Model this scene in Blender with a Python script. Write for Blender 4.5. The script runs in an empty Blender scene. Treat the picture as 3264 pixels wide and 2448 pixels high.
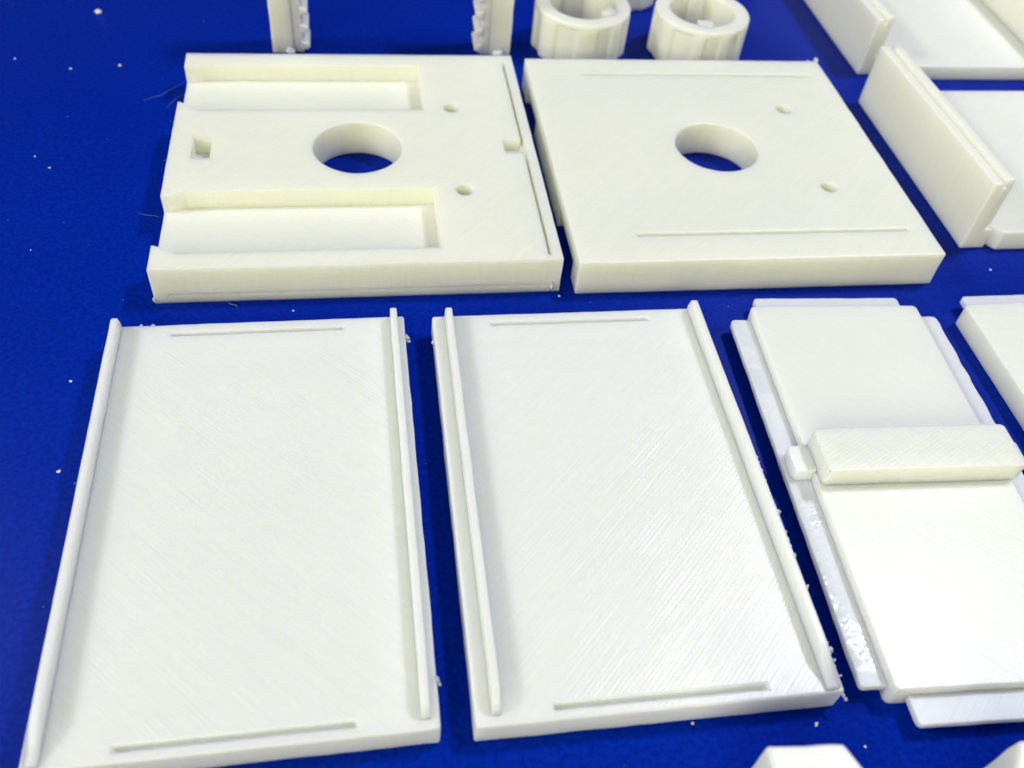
import bpy, bmesh, math, random
from mathutils import Vector, Matrix, noise
sc = bpy.context.scene
COL = sc.collection
S = 0.16          # one layout unit (the camera height) in metres

# ---------------------------------------------------------------- camera
YAW, PITCH, ROLL, FPX = -0.22847712, 0.8354, 0.1241, 2951.6
def cam_axes():
    cp, sp = math.cos(PITCH), math.sin(PITCH)
    F = Vector((0, cp, -sp)); R = Vector((1, 0, 0)); U = R.cross(F)
    cr, sr = math.cos(ROLL), math.sin(ROLL)
    R, U = cr*R + sr*U, -sr*R + cr*U
    M = Matrix.Rotation(YAW, 3, 'Z')
    return M @ R, M @ U, M @ F
cR, cU, cF = cam_axes()
cd = bpy.data.cameras.new('camera'); co = bpy.data.objects.new('camera', cd); COL.objects.link(co)
co.matrix_world = Matrix(((cR.x, cU.x, -cF.x, 0), (cR.y, cU.y, -cF.y, 0), (cR.z, cU.z, -cF.z, S), (0, 0, 0, 1)))
cd.sensor_width = 36; cd.lens = FPX/3264*36; cd.clip_start = 0.01; cd.clip_end = 50
cd.dof.use_dof = True; cd.dof.focus_distance = 1.28*S; cd.dof.aperture_fstop = 18
sc.camera = co
def at(u, v, z=0.0):
    """photo pixel -> layout point on the plane at height z"""
    d = cF + cR*((u-1632)/FPX) - cU*((v-1224)/FPX)
    t = (z-1)/d.z
    return Vector((d.x*t, d.y*t, z))

# ---------------------------------------------------------------- light
w = bpy.data.worlds.new('World'); sc.world = w; w.use_nodes = True
bg = w.node_tree.nodes['Background']; bg.inputs[0].default_value = (0.95, 0.98, 1.0, 1); bg.inputs[1].default_value = 0.065
def area(name, direction, dist, sx, sy, power, col):
    l = bpy.data.lights.new(name, 'AREA'); l.shape = 'RECTANGLE'; l.size = sx*S; l.size_y = sy*S
    l.energy = power; l.color = col
    o = bpy.data.objects.new(name, l); COL.objects.link(o)
    d = Vector(direction).normalized(); c = Vector((0.3, 1.1, 0))
    o.location = (c + d*dist)*S
    o.rotation_euler = (-d).to_track_quat('-Z', 'Y').to_euler()
    return o
area('ceiling_lamp_right', (0.60, 0.22, 1.0), 7, 1.1, 0.7, 6.3, (0.94, 0.98, 1.06))
area('ceiling_lamp_left', (-1.25, 0.05, 1.0), 10, 2.2, 1.6, 9.5, (0.96, 0.98, 1.0))
area('added_front_fill', (-0.5, -1.0, 0.55), 10, 11, 5, 18.5, (1.0, 0.965, 0.64))  # unseen warm fill, added behind the camera to brighten front and left faces
sc.view_settings.view_transform = 'Standard'; sc.view_settings.look = 'None'
sc.view_settings.exposure = 0.12; sc.view_settings.gamma = 1.0

# ---------------------------------------------------------------- materials
def nodes(name):
    m = bpy.data.materials.new(name); m.use_nodes = True
    nt = m.node_tree; return m, nt, nt.nodes, nt.links, nt.nodes['Principled BSDF']
def math_node(N, L, op, a, b=None, clamp=False):
    n = N.new('ShaderNodeMath'); n.operation = op; n.use_clamp = clamp
    for i, x in enumerate((a, b)):
        if x is None: continue
        if isinstance(x, (int, float)): n.inputs[i].default_value = x
        else: L.new(x, n.inputs[i])
    return n.outputs[0]
def plastic(name, base, angle, rough=0.42, lines=1.0, pitch=0.0052, sss=0.85, glint=0.5, low=None, blotch=0.0):
    m, nt, N, L, P = nodes(name)
    tc = N.new('ShaderNodeTexCoord')
    mp = N.new('ShaderNodeVectorRotate'); mp.rotation_type = 'Z_AXIS'; mp.inputs['Angle'].default_value = math.radians(angle); L.new(tc.outputs['Object'], mp.inputs['Vector'])
    if low is not None:      # pocket floors were printed on another layer, lines the other way
        so = N.new('ShaderNodeSeparateXYZ'); L.new(tc.outputs['Object'], so.inputs[0])
        k = math_node(N, L, 'LESS_THAN', so.outputs[2], 0.05*S)
        L.new(math_node(N, L, 'ADD', math_node(N, L, 'MULTIPLY', k, math.radians(low-angle)), math.radians(angle)), mp.inputs['Angle'])
    sp = N.new('ShaderNodeSeparateXYZ'); L.new(mp.outputs[0], sp.inputs[0])
    # extruded lines on level faces
    nd = N.new('ShaderNodeTexNoise'); nd.inputs['Scale'].default_value = 60/1.0; L.new(tc.outputs['Object'], nd.inputs[0])
    ph = math_node(N, L, 'MULTIPLY', sp.outputs[0], 2*math.pi/(pitch*S))
    ph = math_node(N, L, 'ADD', ph, math_node(N, L, 'MULTIPLY', nd.outputs[0], 5.0))
    sn = math_node(N, L, 'SINE', ph)
    # streaks along the lines, patchy
    ms = N.new('ShaderNodeMapping'); ms.inputs['Scale'].default_value = (1900, 60, 60); L.new(mp.outputs[0], ms.inputs[0])
    st = N.new('ShaderNodeTexNoise'); st.inputs['Scale'].default_value = 1.0; st.inputs['Detail'].default_value = 2; L.new(ms.outputs[0], st.inputs[0])
    pa = N.new('ShaderNodeTexNoise'); pa.inputs['Scale'].default_value = 95; pa.inputs['Detail'].default_value = 3; L.new(tc.outputs['Object'], pa.inputs[0])
    rp = N.new('ShaderNodeValToRGB'); rp.color_ramp.elements[0].position = 0.25; rp.color_ramp.elements[1].position = 0.8; rp.color_ramp.interpolation = 'EASE'; L.new(pa.outputs[0], rp.inputs[0])
    mq = N.new('ShaderNodeMapping'); mq.inputs['Scale'].default_value = (70, 1500, 70); L.new(mp.outputs[0], mq.inputs[0])
    sq = N.new('ShaderNodeTexNoise'); sq.inputs['Scale'].default_value = 1.0; sq.inputs['Detail'].default_value = 2; L.new(mq.outputs[0], sq.inputs[0])
    hl = math_node(N, L, 'ADD', math_node(N, L, 'MULTIPLY', sn, 0.22), math_node(N, L, 'MULTIPLY', st.outputs[0], 2.2))
    hl = math_node(N, L, 'ADD', hl, math_node(N, L, 'MULTIPLY', sq.outputs[0], 0.9))
    hl = math_node(N, L, 'MULTIPLY', hl, math_node(N, L, 'ADD', math_node(N, L, 'MULTIPLY', rp.outputs[0], 0.8), 0.25))
    # layer lines on upright faces
    ml = N.new('ShaderNodeMapping'); ml.inputs['Scale'].default_value = (50, 50, 2600); L.new(tc.outputs['Object'], ml.inputs[0])
    ly = N.new('ShaderNodeTexNoise'); ly.inputs['Scale'].default_value = 1.0; L.new(ml.outputs[0], ly.inputs[0])
    ge = N.new('ShaderNodeNewGeometry'); sg = N.new('ShaderNodeSeparateXYZ'); L.new(ge.outputs['True Normal'], sg.inputs[0])
    up = math_node(N, L, 'GREATER_THAN', sg.outputs[2], 0.7)
    mx = N.new('ShaderNodeMix'); L.new(up, mx.inputs[0]); L.new(math_node(N, L, 'MULTIPLY', ly.outputs[0], 2.6), mx.inputs[2]); L.new(hl, mx.inputs[3])
    fine = N.new('ShaderNodeTexNoise'); fine.inputs['Scale'].default_value = 1500; fine.inputs['Detail'].default_value = 2; L.new(tc.outputs['Object'], fine.inputs[0])
    hsum = math_node(N, L, 'ADD', mx.outputs[0], math_node(N, L, 'MULTIPLY', fine.outputs[0], 0.35))
    if blotch:
        bl = N.new('ShaderNodeTexNoise'); bl.inputs['Scale'].default_value = 650; bl.inputs['Detail'].default_value = 1; L.new(tc.outputs['Object'], bl.inputs[0]); hsum = math_node(N, L, 'ADD', hsum, math_node(N, L, 'MULTIPLY', bl.outputs[0], blotch))
    wv = N.new('ShaderNodeTexNoise'); wv.inputs['Scale'].default_value = 170; L.new(tc.outputs['Object'], wv.inputs[0])
    hsum = math_node(N, L, 'ADD', hsum, math_node(N, L, 'MULTIPLY', wv.outputs[0], 2.2))
    b = N.new('ShaderNodeBump'); b.inputs['Strength'].default_value = 1.0; b.inputs['Distance'].default_value = 0.000028*lines
    L.new(hsum, b.inputs['Height']); L.new(b.outputs[0], P.inputs['Normal'])
    # colour: slightly uneven body colour
    cn = N.new('ShaderNodeTexNoise'); cn.inputs['Scale'].default_value = 45; cn.inputs['Detail'].default_value = 4; L.new(tc.outputs['Object'], cn.inputs[0])
    cm = N.new('ShaderNodeMix'); cm.data_type = 'RGBA'; L.new(math_node(N, L, 'ADD', math_node(N, L, 'MULTIPLY', cn.outputs[0], 0.45), math_node(N, L, 'MULTIPLY', st.outputs[0], 0.55)), cm.inputs[0])
    cm.inputs[6].default_value = (base[0]*0.93, base[1]*0.94, base[2]*0.925, 1); cm.inputs[7].default_value = (min(1, base[0]*1.07), min(1, base[1]*1.065), min(1, base[2]*1.075), 1)
    L.new(cm.outputs[2], P.inputs['Base Color'])
    if blotch:      # smeared glossy spots among matt plastic
        gm = N.new('ShaderNodeTexNoise'); gm.inputs['Scale'].default_value = 130; gm.inputs['Detail'].default_value = 2; L.new(tc.outputs['Object'], gm.inputs[0])
        gr = N.new('ShaderNodeMapRange'); gr.inputs[1].default_value = 0.50; gr.inputs[2].default_value = 0.60; gr.inputs[3].default_value = 0.0; gr.inputs[4].default_value = 0.33; L.new(gm.outputs[0], gr.inputs[0])
        rr = math_node(N, L, 'SUBTRACT', rough, gr.outputs[0])
    else: rr = math_node(N, L, 'ADD', math_node(N, L, 'MULTIPLY', rp.outputs[0], -0.10*glint), rough)
    L.new(rr, P.inputs['Roughness'])
    P.inputs['IOR'].default_value = 1.5
    P.subsurface_method if False else None
    P.inputs['Subsurface Weight'].default_value = sss
    P.inputs['Subsurface Radius'].default_value = (1.0, 0.95, 0.55)
    P.inputs['Subsurface Scale'].default_value = 0.0065
    return m
CREAM = (0.845, 0.85, 0.785); COOL = (0.835, 0.85, 0.845)
M_plateA = plastic('cream_plastic_fine_lines', CREAM, 45, lines=2.0, low=-45)
M_plateB = plastic('cream_plastic_smooth_top', CREAM, 45, rough=0.33, lines=1.7)
M_trayA = plastic('white_plastic_lines_falling', COOL, -45, lines=2.6)
M_trayB = plastic('white_plastic_lines_rising', COOL, 45, rough=0.38, lines=1.5, glint=0.8)
M_cover = plastic('white_plastic_glossy', (0.83, 0.84, 0.805), -45, rough=0.36, lines=0.4, glint=0.3)
M_flange = plastic('translucent_white_plastic', (0.82, 0.84, 0.85), 45, rough=0.46, lines=0.9, sss=0.7)
M_bar = plastic('white_plastic_melted_skin', (0.82, 0.83, 0.79), 60, rough=0.30, lines=0.7)
M_gloss = plastic('melted_glossy_plastic', (0.81, 0.83, 0.85), 45, rough=0.50, lines=0.7, sss=0.7, blotch=9.0)
M_warm = plastic('ivory_plastic', (0.87, 0.87, 0.79), 45, lines=0.8)
M_white = plastic('white_plastic', (0.84, 0.85, 0.82), 45, lines=0.5)

def blue():
    m, nt, N, L, P = nodes('blue_tabletop_paint')
    tc = N.new('ShaderNodeTexCoord')
    a = N.new('ShaderNodeTexNoise'); a.inputs['Scale'].default_value = 900; a.inputs['Detail'].default_value = 4; L.new(tc.outputs['Object'], a.inputs[0])
    c = N.new('ShaderNodeTexNoise'); c.inputs['Scale'].default_value = 18; c.inputs['Detail'].default_value = 5; L.new(tc.outputs['Object'], c.inputs[0])
    f = math_node(N, L, 'ADD', math_node(N, L, 'MULTIPLY', a.outputs[0], 0.8), math_node(N, L, 'MULTIPLY', c.outputs[0], 0.2))
    r = N.new('ShaderNodeValToRGB'); L.new(f, r.inputs[0])
    r.color_ramp.elements[0].position = 0.32; r.color_ramp.elements[0].color = (0.0001, 0.011, 0.245, 1)
    r.color_ramp.elements[1].position = 0.68; r.color_ramp.elements[1].color = (0.0002, 0.022, 0.37, 1)
    L.new(r.outputs[0], P.inputs['Base Color'])
    rr = math_node(N, L, 'ADD', math_node(N, L, 'MULTIPLY', c.outputs[0], 0.18), 0.31); L.new(rr, P.inputs['Roughness'])
    P.inputs['IOR'].default_value = 1.12
    b = N.new('ShaderNodeBump'); b.inputs['Strength'].default_value = 0.7; b.inputs['Distance'].default_value = 0.00004
    L.new(a.outputs[0], b.inputs['Height']); L.new(b.outputs[0], P.inputs['Normal'])
    return m
M_blue = blue()

# ---------------------------------------------------------------- helpers
def tag(o, label=None, cat=None, group=None, kind=None):
    if label: o['label'] = label
    if cat: o['category'] = cat
    if group: o['group'] = group
    if kind: o['kind'] = kind
    return o
def empty(name, x, y, rot=0.0, **k):
    o = bpy.data.objects.new(name, None); COL.objects.link(o); o.empty_display_size = 0.01
    o.location = (x*S, y*S, 0); o.rotation_euler = (0, 0, rot); return tag(o, **k)
def refine(lo, hi, step, extra=(), keep=()):
    extra = [e for e in extra if not any(k0 < e < k1 for k0, k1 in keep)] + [e for k in keep for e in k]
    pts = sorted(set([lo, hi] + [e for e in extra if lo < e < hi])); out = []
    for a, b in zip(pts, pts[1:]):
        n = 1 if any(abs(a-k0) < 1e-6 and abs(b-k1) < 1e-6 for k0, k1 in keep) else max(1, round((b-a)/step))
        out += [a + (b-a)*i/n for i in range(n)]
    return out + [pts[-1]]
def cells(xs, ys, zs, solid):
    """watertight rectilinear solid: the cells for which solid(x, y, z) holds"""
    bm = bmesh.new(); V = {}
    def v(i, j, k):
        if (i, j, k) not in V: V[(i, j, k)] = bm.verts.new((xs[i], ys[j], zs[k]))
        return V[(i, j, k)]
    nx, ny, nz = len(xs)-1, len(ys)-1, len(zs)-1
    F = {}
    for i in range(nx):
        for j in range(ny):
            for k in range(nz):
                F[(i, j, k)] = solid((xs[i]+xs[i+1])/2, (ys[j]+ys[j+1])/2, (zs[k]+zs[k+1])/2)
    g = lambda i, j, k: F.get((i, j, k), False)
    for (i, j, k), f in F.items():
        if not f: continue
        if not g(i-1, j, k): bm.faces.new((v(i, j, k), v(i, j, k+1), v(i, j+1, k+1), v(i, j+1, k)))
        if not g(i+1, j, k): bm.faces.new((v(i+1, j, k), v(i+1, j+1, k), v(i+1, j+1, k+1), v(i+1, j, k+1)))
        if not g(i, j-1, k): bm.faces.new((v(i, j, k), v(i+1, j, k), v(i+1, j, k+1), v(i, j, k+1)))
        if not g(i, j+1, k): bm.faces.new((v(i, j+1, k), v(i, j+1, k+1), v(i+1, j+1, k+1), v(i+1, j+1, k)))
        if not g(i, j, k-1): bm.faces.new((v(i, j, k), v(i, j+1, k), v(i+1, j+1, k), v(i+1, j, k)))
        if not g(i, j, k+1): bm.faces.new((v(i, j, k+1), v(i+1, j, k+1), v(i+1, j+1, k+1), v(i, j+1, k+1)))
    return bm
def prism(pts, z0, z1, nz=1):
    bm = bmesh.new(); rings = []
    for k in range(nz+1):
        z = z0 + (z1-z0)*k/nz
        rings.append([bm.verts.new((p[0], p[1], z)) for p in pts])
    n = len(pts)
    for a, b in zip(rings, rings[1:]):
        for i in range(n): bm.faces.new((a[i], a[(i+1) % n], b[(i+1) % n], b[i]))
    bm.faces.new(rings[-1]); bm.faces.new(rings[0][::-1]); return bm
def box(x0, x1, y0, y1, z0, z1, step=0.03):
    return cells(refine(x0, x1, step), refine(y0, y1, step), refine(z0, z1, max(step, 0.02)), lambda *a: True)
def wobble(me, amp, freq, seed=0.0, zamp=0.25):
    for v in me.vertices:
        p = v.co*freq + Vector((seed, seed*1.7, seed*0.3))
        n = noise.noise_vector(p) + 0.5*noise.noise_vector(p*3.1)
        v.co += Vector((n.x*amp, n.y*amp, n.z*amp*zamp))
_ev = []
def finish(name, bm, mat, parent=None, bevel=0.0022, amp=0.0007, freq=28, seed=0.0, holes=(), segs=2, zamp=0.25, smooth=True, limit=0.35):
    bmesh.ops.recalc_face_normals(bm, faces=bm.faces)
    me = bpy.data.meshes.new(name); bm.to_mesh(me); bm.free()
    if smooth: me.polygons.foreach_set('use_smooth', [True]*len(me.polygons))
    tmp = bpy.data.objects.new('tmp', me); COL.objects.link(tmp); cut = []
    for (cx, cy, r, z0, z1) in holes:
        hb = bmesh.new()
        n = 96 if r > 0.03 else 40; c = 0.0028 if r > 0.03 else 0.0016; lp = []
        for rad, z in ((r+c+0.02, z0), (r+c, 0), (r, c), (r, T_-c), (r+0.3*c, T_-0.3*c), (r+c, T_), (r+c+0.02, z1)):
            lp.append([hb.verts.new((cx+rad*math.cos(2*math.pi*(i+0.37)/n), cy+rad*math.sin(2*math.pi*(i+0.37)/n), z)) for i in range(n)])
        for a, b in zip(lp, lp[1:]):
            for i in range(n): hb.faces.new((a[i], a[(i+1) % n], b[(i+1) % n], b[i]))
        hb.faces.new(lp[0][::-1]); hb.faces.new(lp[-1])
        hm = bpy.data.meshes.new('h'); hb.to_mesh(hm); hb.free()
        ho = bpy.data.objects.new('h', hm); COL.objects.link(ho); cut.append(ho)
        for p in hm.polygons: p.use_smooth = True
    if bevel > 0:
        md = tmp.modifiers.new('v', 'BEVEL'); md.width = bevel; md.segments = segs; md.limit_method = 'ANGLE'; md.angle_limit = limit; md.use_clamp_overlap = True; md.harden_normals = smooth and not cut
    for ho in cut:
        md = tmp.modifiers.new('b', 'BOOLEAN'); md.operation = 'DIFFERENCE'; md.object = ho; md.solver = 'EXACT'
    if cut:
        md = tmp.modifiers.new('w', 'WEIGHTED_NORMAL'); md.mode = 'FACE_AREA'; md.weight = 50; md.keep_sharp = False
    dg = bpy.context.evaluated_depsgraph_get(); dg.update()
    out = bpy.data.meshes.new_from_object(tmp.evaluated_get(dg))
    for o in cut + [tmp]: bpy.data.objects.remove(o)
    wobble(out, amp, freq, seed, zamp)
    out.transform(Matrix.Scale(S, 4)); out.name = name
    out.materials.clear(); out.materials.append(mat)
    o = bpy.data.objects.new(name, out); COL.objects.link(o)
    if parent: o.parent = parent
    return o
def lump(bm, c, r, rng, squash=0.6):
    r0 = bmesh.ops.create_icosphere(bm, subdivisions=2, radius=1)
    q = Vector((rng.random()*9, rng.random()*9, rng.random()*9)); rot = Matrix.Rotation(rng.random()*6.3, 3, 'Z')
    e = 0.4 + rng.random()*0.6
    for v in r0['verts']:
        d = 1 + 0.7*noise.noise(v.co*1.9 + q)
        v.co = rot @ Vector((v.co.x*r*d, v.co.y*r*e*d, v.co.z*r*squash*d)) + Vector(c)

# ---------------------------------------------------------------- tabletop (setting)
bm = bmesh.new()
bmesh.ops.create_cube(bm, size=1, matrix=Matrix.Translation((0.4, 1.6, -0.1)) @ Matrix.Diagonal((9, 9, 0.2, 1)))
tag(finish('tabletop', bm, M_blue, bevel=0, amp=0), kind='structure')

# ---------------------------------------------------------------- the two square plates (same part, one face up, one face down)
W_, D_, T_ = 0.6205, 0.618, 0.0667
CH = 0.0335      # channel floor height
def channel_outline(x):
    # narrow neck at the open end, full width beyond it
    t = min(1.0, max(0.0, (x-0.006)/0.030)); return t*t*(3-2*t)
def square_plate_bm(flip):
    nx = 0.0405
    xs = refine(0, W_, 0.018, (0.003, 0.036, 0.068, 0.433, 0.566, 0.5985, 0.604), ((0.4655, 0.5025),))
    ys0 = (0.0125, 0.0365, 0.188, 0.279, 0.2865, 0.3265, 0.341, 0.4235, 0.5775, 0.5925)
    ys = refine(0, D_, 0.018, ys0, ()) ; ys = sorted(ys + [0.0022])
    zs = [0, 0.012, 0.0165, CH, 0.045, 0.052, T_]
    def solid(x, y, z):
        if x < 0.433 and (0.0365 < y < 0.188 or 0.4235 < y < 0.5775) and z > CH: return False
        if 0.036 < x < 0.068 and 0.279 < y < 0.341 and z > CH: return False
        if 0.566 < x < 0.599 and 0.2865 < y < 0.3265 and z > 0.045: return False
        if y < 0.0022 and 0.018 < x < 0.604 and 0.012 < z < 0.0165: return False
        if 0.5985 < x < 0.604 and 0.0125 < y < 0.5925 and z > 0.052: return False
        return True
    bm = cells(xs, ys, zs, solid)
    # the channel necks in at the open end
    for v in bm.verts:
        x, y = v.co.x, v.co.y
        if x < 0.0361 and v.co.z >= CH-1e-6:
            k = 1 - channel_outline(x)
            for w0, sgn, d in ((0.0365, 1, 0.019), (0.188, -1, 0.0125), (0.4235, 1, 0.026), (0.5775, -1, 0.009)):
                if abs(y-w0) < 0.0125:
                    v.co.y += sgn*d*k; break
    return bm
A = finish('channelled_plate', square_plate_bm(False), M_plateA, bevel=0.0024, seed=1.0, amp=0.0006, freq=30, zamp=0.15,
           holes=((0.311, 0.308, 0.0755, -0.01, 0.08), (0.484, 0.430, 0.0145, -0.01, 0.08), (0.484, 0.182, 0.0145, -0.01, 0.08)))
A.location = (-0.3127*S, 1.0761*S, 0)
tag(A, 'square plate with two open channels facing up, round hole and slotted pockets', 'plate', 'square printed plates with a round hole')

def square_plate_down_bm():
    xs = refine(0, W_, 0.018, (0.1065, 0.433, 0.584), ((0.4655, 0.5025),))
    ys = refine(0, D_, 0.018, (0.0415, 0.1715, 0.445, 0.560, 0.0620, 0.0690, 0.5575, 0.5630))
    zs = [0, 0.016, T_-CH, 0.054, T_]
    def solid(x, y, z):
        if x < 0.433 and (0.0415 < y < 0.1715 or 0.445 < y < 0.560) and z < T_-CH: return False
        if 0.1065 < x < 0.584 and (0.0620 < y < 0.0690 or 0.5575 < y < 0.5630) and z > 0.054: return False
        return True
    return cells(xs, ys, zs, solid)
Bp = finish('channelled_plate', square_plate_down_bm(), M_plateB, bevel=0.0024, seed=5.0, amp=0.0007, freq=30, zamp=0.15,
            holes=((0.312, 0.311, 0.0755, -0.01, 0.08), (0.484, 0.435, 0.0145, -0.01, 0.08), (0.484, 0.186, 0.0145, -0.01, 0.08)))
Bp.location = (0.332*S, 1.0668*S, 0); Bp.rotation_euler = (0, 0, -0.004)
tag(Bp, 'square plate lying channels down, smooth glossy top with two thin slots', 'plate', 'square printed plates with a round hole')
rng = random.Random(4)
bm = bmesh.new(); lump(bm, (W_-0.012, -0.001, 0.012), 0.006, rng, 1.2); lump(bm, (W_-0.02, -0.001, 0.006), 0.004, rng, 1.0)
finish('corner_burr', bm, M_plateA, A, bevel=0, amp=0)
bm = bmesh.new(); lump(bm, (0.002, 0.003, 0.006), 0.006, rng, 1.0); finish('corner_burr', bm, M_plateA, A, bevel=0, amp=0)
bm = bmesh.new(); lump(bm, (W_-0.004, D_-0.002, T_+0.002), 0.0055, rng, 1.0); lump(bm, (W_-0.02, D_, T_-0.001), 0.003, rng)
finish('corner_burr', bm, M_plateB, Bp, bevel=0, amp=0)
# ---------------------------------------------------------------- long trays with two ribs
TW, TD, TT = 0.4138, 0.6173, 0.0405
def rib_bm(x0, x1, y0, y1, z0, z1, lean=0):
    """lean -1 / +1: the outer face slopes out to the tray edge, the inner one stays upright"""
    xs = [x0, (x0+x1)/2, x1]; ys = refine(y0, y1, 0.012); zs = [z0, (z0+z1)/2, z1]
    bm = cells(xs, ys, zs, lambda *a: True); w = x1-x0
    for v in bm.verts:
        k = (v.co.z-z0)/(z1-z0)
        for e, sg in ((y0, 1), (y1, -1)):
            if abs(v.co.y-e) < 1e-5 and (sg < 0 or not lean): v.co.y += sg*0.007*k*k
        if lean == 0: v.co.x = (x0+x1)/2 + (v.co.x-(x0+x1)/2)*(1-0.10*k)
        elif lean > 0: v.co.x = x0 + (v.co.x-x0)*(1-0.50*k)
        else: v.co.x = x1 + (v.co.x-x1)*(1-0.50*k)
    for v in bm.verts:      # the near end dies away into the plate
        t = min(1, max(0, (v.co.y-y0-0.002)/(0.045 if lean else 0.018))); t = t*t*(3-2*t)
        f = (0.22 if lean else 0.45); top = z0 + 0.004
        if v.co.z > top: v.co.z = top + (v.co.z-top)*(f+(1-f)*t)
    return bm
def tray(x, y, rot, ribs, mat, seed, label, burrs, ragged):
    t = empty('ribbed_tray', x, y, rot, label=label, cat='tray', group='long printed trays with ribs')
    xs = refine(0, TW, 0.016, (0.086, 0.3265)); ys = refine(0, TD, 0.016, (0.0115, 0.0180, 0.5945, 0.6005))
    zs = [0, 0.010, 0.029, TT]
    bm = cells(xs, ys, zs, lambda x, y, z: not (0.086 < x < 0.3265 and (0.0115 < y < 0.0180 or 0.5945 < y < 0.6005) and z > 0.029))
    finish('floor_plate', bm, mat, t, bevel=0.0030, seed=seed)
    for i, (a, b, lean) in enumerate(ribs):
        finish('rib', rib_bm(a, b, 0.0035 if lean else 0.010, TD+0.0002, TT-0.003, TT+0.0235, lean), mat, t, bevel=0.0042 if lean else 0.0024, segs=3, seed=seed+3*i, amp=0.0005, freq=20)
    for (bx, by, bz, r) in burrs:
        bm = bmesh.new(); rg = random.Random(int(bx*1000+by*777)); lump(bm, (bx, by, bz), r, rg, 0.9)
        lump(bm, (bx+0.002, by-0.004, bz-0.002), r*0.7, rg, 0.9)
        finish('burr', bm, mat, t, bevel=0, amp=0)
    if ragged:                      # ragged brim left along one long edge
        rg = random.Random(8); bm = bmesh.new(); yy = 0.02
        while yy < ragged[1]:
            r = 0.0018 + 0.0036*rg.random()**2; lump(bm, (ragged[0] + rg.uniform(-0.001, 0.0024), yy, TT-0.003-0.004*rg.random()), r, rg, 1.0); yy += 0.004 + 0.012*rg.random()
        tag(finish('ragged_brim', bm, mat, t, bevel=0, amp=0), kind='stuff')
    return t
tray(-0.3564, 0.3707, 0.0049, ((0.0012, 0.0195, -1), (0.3935, 0.4040, 0)), M_trayA, 2.0,
     'ribbed tray at the far left, its lines running down to the right', ((TW+0.002, 0.577, 0.034, 0.0045), (TW, 0.055, 0.036, 0.004), (0.06, TD, TT-0.002, 0.003), (0.044, TD+0.001, TT-0.002, 0.0025)), None)
tray(0.0931, 0.3695, -0.0047, ((0.0177, 0.0285, 0), (0.3920, 0.4126, 1)), M_trayB, 11.0,
     'ribbed tray left of the cross bar cover, right edge ragged with burrs', ((-0.001, 0.570, 0.034, 0.0038), (TW-0.003, TD-0.002, TT, 0.004), (TW+0.001, 0.0, 0.03, 0.003)), (TW, 0.34))

# ---------------------------------------------------------------- covers with flanges
def cover(x, y, rot, label, left_flange, seed):
    t = empty('flanged_cover', x, y, rot, label=label, cat='cover', group='printed covers with tongues round the rim')
    cw, cdp, ct = 0.275, 0.622, 0.040
    def rounded(x0, x1, y0, y1, r=0.008):
        pts = []
        for cx, cy, a0 in ((x1-r, y0+r, -90), (x1-r, y1-r, 0), (x0+r, y1-r, 90), (x0+r, y0+r, 180)):
            for k in range(4):
                a = math.radians(a0+30*k); pts.append((cx+r*math.cos(a), cy+r*math.sin(a)))
        return pts
    def slab(x0, x1, y0, y1, z0, z1, r):
        pts = rounded(x0, x1, y0, y1, r); out = []
        for a, b in zip(pts, pts[1:]+pts[:1]):
            n = max(1, int(math.dist(a, b)/0.012))
            out += [(a[0]+(b[0]-a[0])*k/n, a[1]+(b[1]-a[1])*k/n) for k in range(n)]
        return prism(out, z0, z1, 2)
    finish('cover_plate', slab(0, cw, 0, cdp, 0, ct, 0.007), M_cover, t, bevel=0.003, seed=seed, amp=0.0006)
    z0, z1 = 0.0135, 0.0245
    if left_flange:
        finish('flange', slab(-0.032, 0.004, 0.012, 0.607, z0, z1, 0.006), M_gloss, t, bevel=0.0022, seed=seed+1, amp=0.0010, freq=30)
    finish('flange', slab(cw-0.004, 0.312, 0.012, 0.612, z0, z1, 0.006), M_flange, t, bevel=0.0022, seed=seed+2, amp=0.0022, freq=34)
    finish('flange', slab(0.0185, 0.262, cdp-0.004, 0.656, z0, z1, 0.006), M_flange, t, bevel=0.0022, seed=seed+3)
    finish('flange', slab(0.0195, 0.262, -0.035, 0.004, z0, z1, 0.006), M_flange, t, bevel=0.0022, seed=seed+4)
    finish('cross_bar', slab(0.004, 0.281, 0.2795, 0.351, ct-0.002, ct+0.032, 0.006), M_bar, t, bevel=0.0022, seed=seed+5, amp=0.0009)
    for px in ((-0.026, 0.006), (cw-0.006, 0.309)):
        finish('peg', slab(px[0], px[1], 0.3000, 0.3440, 0.022, ct+0.004, 0.007), M_flange, t, bevel=0.004, seed=seed+px[0]*7, amp=0.0016, freq=45)
    return t
cover(0.5667, 0.3635, -0.0414, 'flat cover with a raised cross bar and translucent tongues on all sides', True, 20.0)
cover(0.952, 0.350, 0.0, 'cover cut off by the right edge, only its corner and rear tongue showing', False, 40.0)

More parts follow.
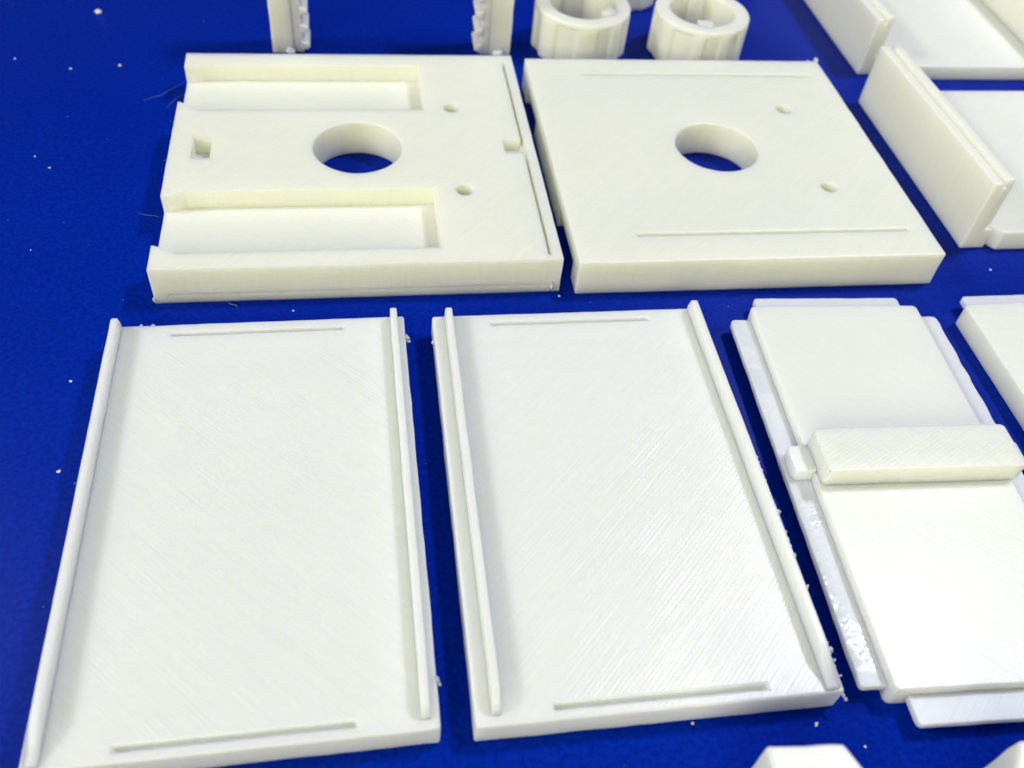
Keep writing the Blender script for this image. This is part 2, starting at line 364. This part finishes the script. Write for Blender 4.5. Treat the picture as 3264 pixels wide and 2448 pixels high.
# ---------------------------------------------------------------- channel pieces with upright walls (top right)
def wall_bm(x0, w, y0, y1, h, g0=0.40, g1=0.62, drop=0.010, step_back=0.012):
    xs = [x0, x0+w*g0, x0+w*g1, x0+w]; ys = refine(y0, y1, 0.03, (y0+step_back,)); zs = refine(0, h-drop, 0.03, (0.042,)) + [h]
    def solid(x, y, z):
        if x0+w*g0 < x < x0+w*g1 and z > h-drop: return False
        if x > x0+w*g1 and z > 0.042 and y < y0+step_back: return False
        return True
    bm = cells(xs, ys, zs, solid)
    for v in bm.verts: v.co.z *= 1 - 0.075*(v.co.y-y0)/(y1-y0)
    return bm
def channel(x0, y0, y1, width, wall_w, h, plate_t, gap_y, label, seed, notch):
    t = empty('walled_channel', x0, y0, 0, label=label, cat='channel', group='printed channels with upright walls')
    L_ = y1-y0
    finish('wall', wall_bm(0, wall_w, 0, L_, h), M_warm, t, bevel=0.0036, seed=seed, amp=0.0005, freq=12)
    wr = wall_bm(0, wall_w, 0, L_, h)
    finish('wall', wr, M_warm, t, bevel=0.003, seed=seed+2).location = (width*S, 0, 0)
    a = wall_w - 0.002
    pts = [(a, 0.03), (wall_w+0.004, 0.012), (wall_w+0.018, gap_y), (width+0.002, gap_y), (width+0.002, L_-0.02), (a, L_-0.02)] if notch else \
          [(a, gap_y), (width+0.002, gap_y), (width+0.002, L_-0.02), (a, L_-0.02)]
    finish('base_plate', prism(pts, 0, plate_t, 1), M_white, t, bevel=0.003, seed=seed+4, amp=0.0003)
    return t
channel(1.0515, 1.1535, 1.634, 0.437, 0.0475, 0.140, 0.040, -0.006, 'channel with a tall grooved wall standing beside the smooth square plate', 60.0, True)
channel(1.0950, 1.7430, 2.36, 0.435, 0.0460, 0.128, 0.034, -0.020, 'rear channel at the top right corner behind the taller grooved wall', 70.0, False)

# ---------------------------------------------------------------- rings
def ring(x, y, rot, label, ribs, seed, R=0.1015, ri=0.0695, h=0.102):
    t = empty('keyed_ring', x, y, rot, label=label, cat='ring', group='printed rings behind the square plates')
    rg = random.Random(int(seed)); N = 96; bm = bmesh.new()
    # outer skin faceted by shallow flutes
    offs = []; k = 0; low = False      # shallow upright flutes round the outside
    while len(offs) < N:
        offs += [(-0.0055 if low else 0.0)]*rg.choice((4, 5, 6, 7)); low = not low
    offs = offs[:N]
    prof = []
    loops = []
    for (rad, z, out) in ((ri, 0, 0), (R-0.005, 0, 1), (R, 0.007, 1), (R, h*0.5, 1), (R, h-0.014, 1), (R-0.0005, h-0.010, 2), (R-0.0005, h-0.003, 2), (R-0.003, h, 2), (ri+0.002, h, 0), (ri, h-0.002, 0)):
        loops.append([bm.verts.new(((rad + (offs[i] if out == 1 else 0))*math.cos(2*math.pi*i/N), (rad + (offs[i] if out == 1 else 0))*math.sin(2*math.pi*i/N), z)) for i in range(N)])
    for a, b in zip(loops, loops[1:]+loops[:1]):
        for i in range(N): bm.faces.new((a[i], a[(i+1) % N], b[(i+1) % N], b[i]))
    finish('ring_body', bm, M_warm, t, bevel=0, seed=seed, amp=0.0006, freq=22, limit=0.6, smooth=False)
    for (ang, wd, dp, top) in ribs:
        b2 = box(ri-dp, ri+0.006, -wd/2, wd/2, 0, h+top, 0.02)
        r = finish('key_rib', b2, M_warm, t, bevel=0.0022, seed=seed+ang); r.rotation_euler = (0, 0, math.radians(ang))
    return t
ring(0.481, 1.850, 0, 'open ring nearest the upright racks with a rounded inner key', ((-38, 0.030, 0.021, 0.002), (95, 0.045, 0.006, -0.003)), 3)
ring(0.737, 1.8265, 0, 'open ring to the right with a square key at its front', ((-99, 0.033, 0.021, 0.002), (84, 0.033, 0.014, -0.002)), 5)
ring(0.623, 2.111, 0, 'ring mostly hidden behind the gap between two front rings', ((20, 0.03, 0.012, 0.0),), 9)

# ---------------------------------------------------------------- upright gear racks
def rack(x0, x1, y, teeth_right, label, seed):
    t = empty('gear_rack', (x0+x1)/2, y, 0, label=label, cat='gear rack', group='toothed racks standing behind the channelled plate')
    w = x1-x0; sgn = 1 if teeth_right else -1
    a, b = (-w/2, w/2-0.032) if teeth_right else (-w/2+0.032, w/2)
    finish('rack_bar', box(a, b, 0, 0.06, 0, 0.30, 0.02), M_warm, t, bevel=0.0030, seed=seed, amp=0.0010)
    c0, c1 = (b-0.002, b+0.020) if teeth_right else (a-0.020, a+0.002)
    finish('toothed_web', box(c0, c1, 0.003, 0.055, 0.002, 0.297, 0.02), M_warm, t, bevel=0.002, seed=seed+1)
    proto = None
    for k in range(8):
        z = 0.006 + 0.036*k
        if proto is None:
            x_in, x_out = (w/2-0.018, w/2) if teeth_right else (-w/2+0.018, -w/2)
            pts = [(x_in, z), (x_out, z+0.006), (x_out, z+0.016), (x_in, z+0.023)]
            bm = bmesh.new(); f = [bm.verts.new((p[0], -0.001, p[1])) for p in pts]; g = [bm.verts.new((p[0], 0.058, p[1]+0.004)) for p in pts]
            bm.faces.new(f); bm.faces.new(g[::-1])
            for i in range(4): bm.faces.new((f[i], g[i], g[(i+1) % 4], f[(i+1) % 4]))
            proto = finish('tooth', bm, M_warm, t, bevel=0.003, seed=seed+2)
        else:
            o = proto.copy(); COL.objects.link(o); o.parent = t; o.location = (0, 0, 0.036*k*S)
    bm = bmesh.new(); rg = random.Random(int(seed)); lump(bm, (sgn*-0.002 if teeth_right else 0.010, -0.004, 0.008), 0.011, rg, 0.8)
    finish('foot_blob', bm, M_white, t, bevel=0, amp=0)
    return t
rack(-0.1640, -0.0880, 1.815, True, 'left upright toothed rack, its teeth pointing right', 80.0)
rack(0.2500, 0.3275, 1.811, False, 'right upright toothed rack beside the open ring, teeth pointing left', 84.0)

# ---------------------------------------------------------------- blocks at the lower right edge
def block(pts, h, label, seed):
    cx = sum(p[0] for p in pts)/len(pts); cy = sum(p[1] for p in pts)/len(pts); out = []
    P = [(p[0]-cx, p[1]-cy) for p in pts]
    for a, b in zip(P, P[1:]+P[:1]):
        n = max(1, int(math.dist(a, b)/0.012)); out += [(a[0]+(b[0]-a[0])*k/n, a[1]+(b[1]-a[1])*k/n) for k in range(n)]
    o = finish('hexagonal_block', prism(out, 0, h, 6), M_white, bevel=0.004, seed=seed, amp=0.0016, freq=40, zamp=0.8)
    o.location = (cx*S, cy*S, 0)
    bm = bmesh.new(); rg = random.Random(int(seed)); lump(bm, (P[1][0]-0.004, P[1][1]-0.002, h), 0.006, rg, 0.8); finish('burr', bm, M_white, o, bevel=0, amp=0)
    return tag(o, label, 'block', 'printed blocks cut off by the lower frame edge')
block([(0.352, 0.283), (0.3515, 0.262), (0.345, 0.225), (0.375, 0.175), (0.425, 0.175), (0.455, 0.215), (0.4275, 0.2775)][::-1], 0.15, 'block in front of the two lower plates, flat top with a burr', 90.0)
block([(0.602, 0.262), (0.575, 0.222), (0.602, 0.182), (0.66, 0.182), (0.69, 0.222), (0.665, 0.262)][::-1], 0.15, 'lower right corner block, only its slanted side and one tip showing', 94.0)

# ---------------------------------------------------------------- crumbs, flakes and threads of plastic on the table
M_crumb = plastic('crumb_plastic', (0.80, 0.82, 0.82), 45, lines=0.2, sss=0.1)
CR = [((312, 43), 13, 'largest white crumb, near the upper left corner of the table'),
      ((380, 209), 5, 'small crumb left of the top corner of the channelled plate'),
      ((225, 219), 4, 'tiny crumb between the upper left corner and the channelled plate'),
      ((48, 187), 3.4, 'tiny crumb close to the left edge below the largest crumb'),
      ((160, 535), 3.6, 'white crumb left of the small square pocket, with two neighbours'),
      ((113, 500), 3, 'speck just above the crumb left of the square pocket'),
      ((99, 797), 3, 'speck on the table left of the channelled plate front corner'),
      ((226, 1217), 4.6, 'crumb on the table left of the far left tray'),
      ((188, 1503), 6, 'long flake beside the left side of the far left tray'),
      ((936, 992), 3.6, 'crumb between the channelled plate and the far left tray'),
      ((1783, 946), 6, 'round crumb in front of the gap between both square plates'),
      ((3157, 861), 4, 'crumb on blue table right of the smooth square plate'),
      ((2209, 2307), 7, 'crumb in front of the lower edge of the ragged tray'),
      ((2600, 2310), 8, 'oblong crumb between the ragged tray corner and the lower block'),
      ((2758, 2380), 4.5, 'pinkish speck right of the lower block')]
for (px, r, lab) in CR:
    p = at(*px); sz = r*0.00038*((p-Vector((0, 0, 1))).length)/1.3
    rg = random.Random(int(px[0])); bm = bmesh.new()
    for _ in range(3 if r > 5 else 1): lump(bm, (rg.uniform(-0.5, 0.5)*sz, rg.uniform(-0.5, 0.5)*sz, sz*0.3), sz*(0.75 if r > 5 else 1), rg, 0.5)
    o = finish('plastic_crumb', bm, M_crumb, bevel=0, amp=0); o.location = (p.x*S, p.y*S, 0)
    tag(o, lab, 'crumb', 'plastic crumbs on the table')
def thread(pts, r, label):
    P = [at(*q) for q in pts]; o0 = P[0].copy(); bm = bmesh.new(); rings = []
    n = 14; path = []
    for i in range(n+1):
        t = i/n*(len(P)-1); k = min(int(t), len(P)-2); f = t-k
        path.append(P[k].lerp(P[k+1], f)-o0 + Vector((0.0006*math.sin(i*1.3), 0.0008*math.sin(i*0.9), 0.0012+0.002*math.sin(math.pi*i/n))))
    for i, c in enumerate(path):
        d = (path[min(i+1, n)]-path[max(i-1, 0)]).normalized(); s = d.cross(Vector((0, 0, 1))).normalized(); u = s.cross(d)
        rr = r*(0.4+0.6*math.sin(math.pi*(i+0.6)/(n+1.2)))
        rings.append([bm.verts.new(c + s*rr*math.cos(a) + u*rr*math.sin(a)) for a in (0, 1.571, 3.142, 4.712)])
    for a, b in zip(rings, rings[1:]):
        for j in range(4): bm.faces.new((a[j], a[(j+1) % 4], b[(j+1) % 4], b[j]))
    bm.faces.new(rings[0]); bm.faces.new(rings[-1][::-1])
    o = finish('plastic_thread', bm, M_thread, bevel=0, amp=0); o.location = (o0.x*S, o0.y*S, 0)
    return tag(o, label, 'thread', 'thin plastic threads on the table')
m, nt, N, L, P = nodes('clear_thread_plastic'); P.inputs['Base Color'].default_value = (0.25, 0.4, 0.75, 1); P.inputs['Roughness'].default_value = 0.3; P.inputs['Transmission Weight'].default_value = 0.7
tn = N.new('ShaderNodeTexNoise'); tn.inputs['Scale'].default_value = 400; tr = N.new('ShaderNodeMapRange'); tr.inputs[3].default_value = 0.2; tr.inputs[4].default_value = 0.5; L.new(tn.outputs[0], tr.inputs[0]); L.new(tr.outputs[0], P.inputs['Roughness'])
M_thread = m
thread([(458, 322), (520, 306), (588, 262)], 0.0006, 'hair thin thread by the rear channel mouth, upper of two')
thread([(531, 345), (560, 320), (588, 300)], 0.0005, 'hair thin thread by the rear channel mouth, lower of two')
thread([(440, 682), (480, 692), (516, 694)], 0.0005, 'thin thread reaching left from the front channel mouth')
thread([(727, 969), (745, 976), (760, 980)], 0.0011, 'short bright thread under the front edge of the channelled plate')
# specks of dust too small and many to count
rg = random.Random(77); bm = bmesh.new()
for i in range(420):
    x, y = rg.uniform(-1.2, 1.9), rg.uniform(0.1, 2.6); r = 0.0006+0.0011*rg.random()**3
    vs = [bm.verts.new((x+r*math.cos(a)*rg.uniform(0.5, 1.4), y+r*math.sin(a)*rg.uniform(0.5, 1.4), 0.0001)) for a in (0, 2.1, 4.2)] + [bm.verts.new((x, y, r*0.9))]
    for f in ((0, 1, 3), (1, 2, 3), (2, 0, 3)): bm.faces.new([vs[k] for k in f])
m, nt, N, L, P = nodes('dust'); tn = N.new('ShaderNodeTexNoise'); tn.inputs['Scale'].default_value = 90
rp = N.new('ShaderNodeValToRGB'); rp.color_ramp.elements[0].color = (0.03, 0.12, 0.6, 1); rp.color_ramp.elements[1].color = (0.35, 0.5, 0.8, 1); rp.color_ramp.elements[0].position = 0.4; rp.color_ramp.elements[1].position = 0.7
L.new(tn.outputs[0], rp.inputs[0]); L.new(rp.outputs[0], P.inputs['Base Color'])
tag(finish('dust_specks', bm, m, bevel=0, amp=0, smooth=False), kind='stuff', label='fine dust and filament specks scattered over the blue table')
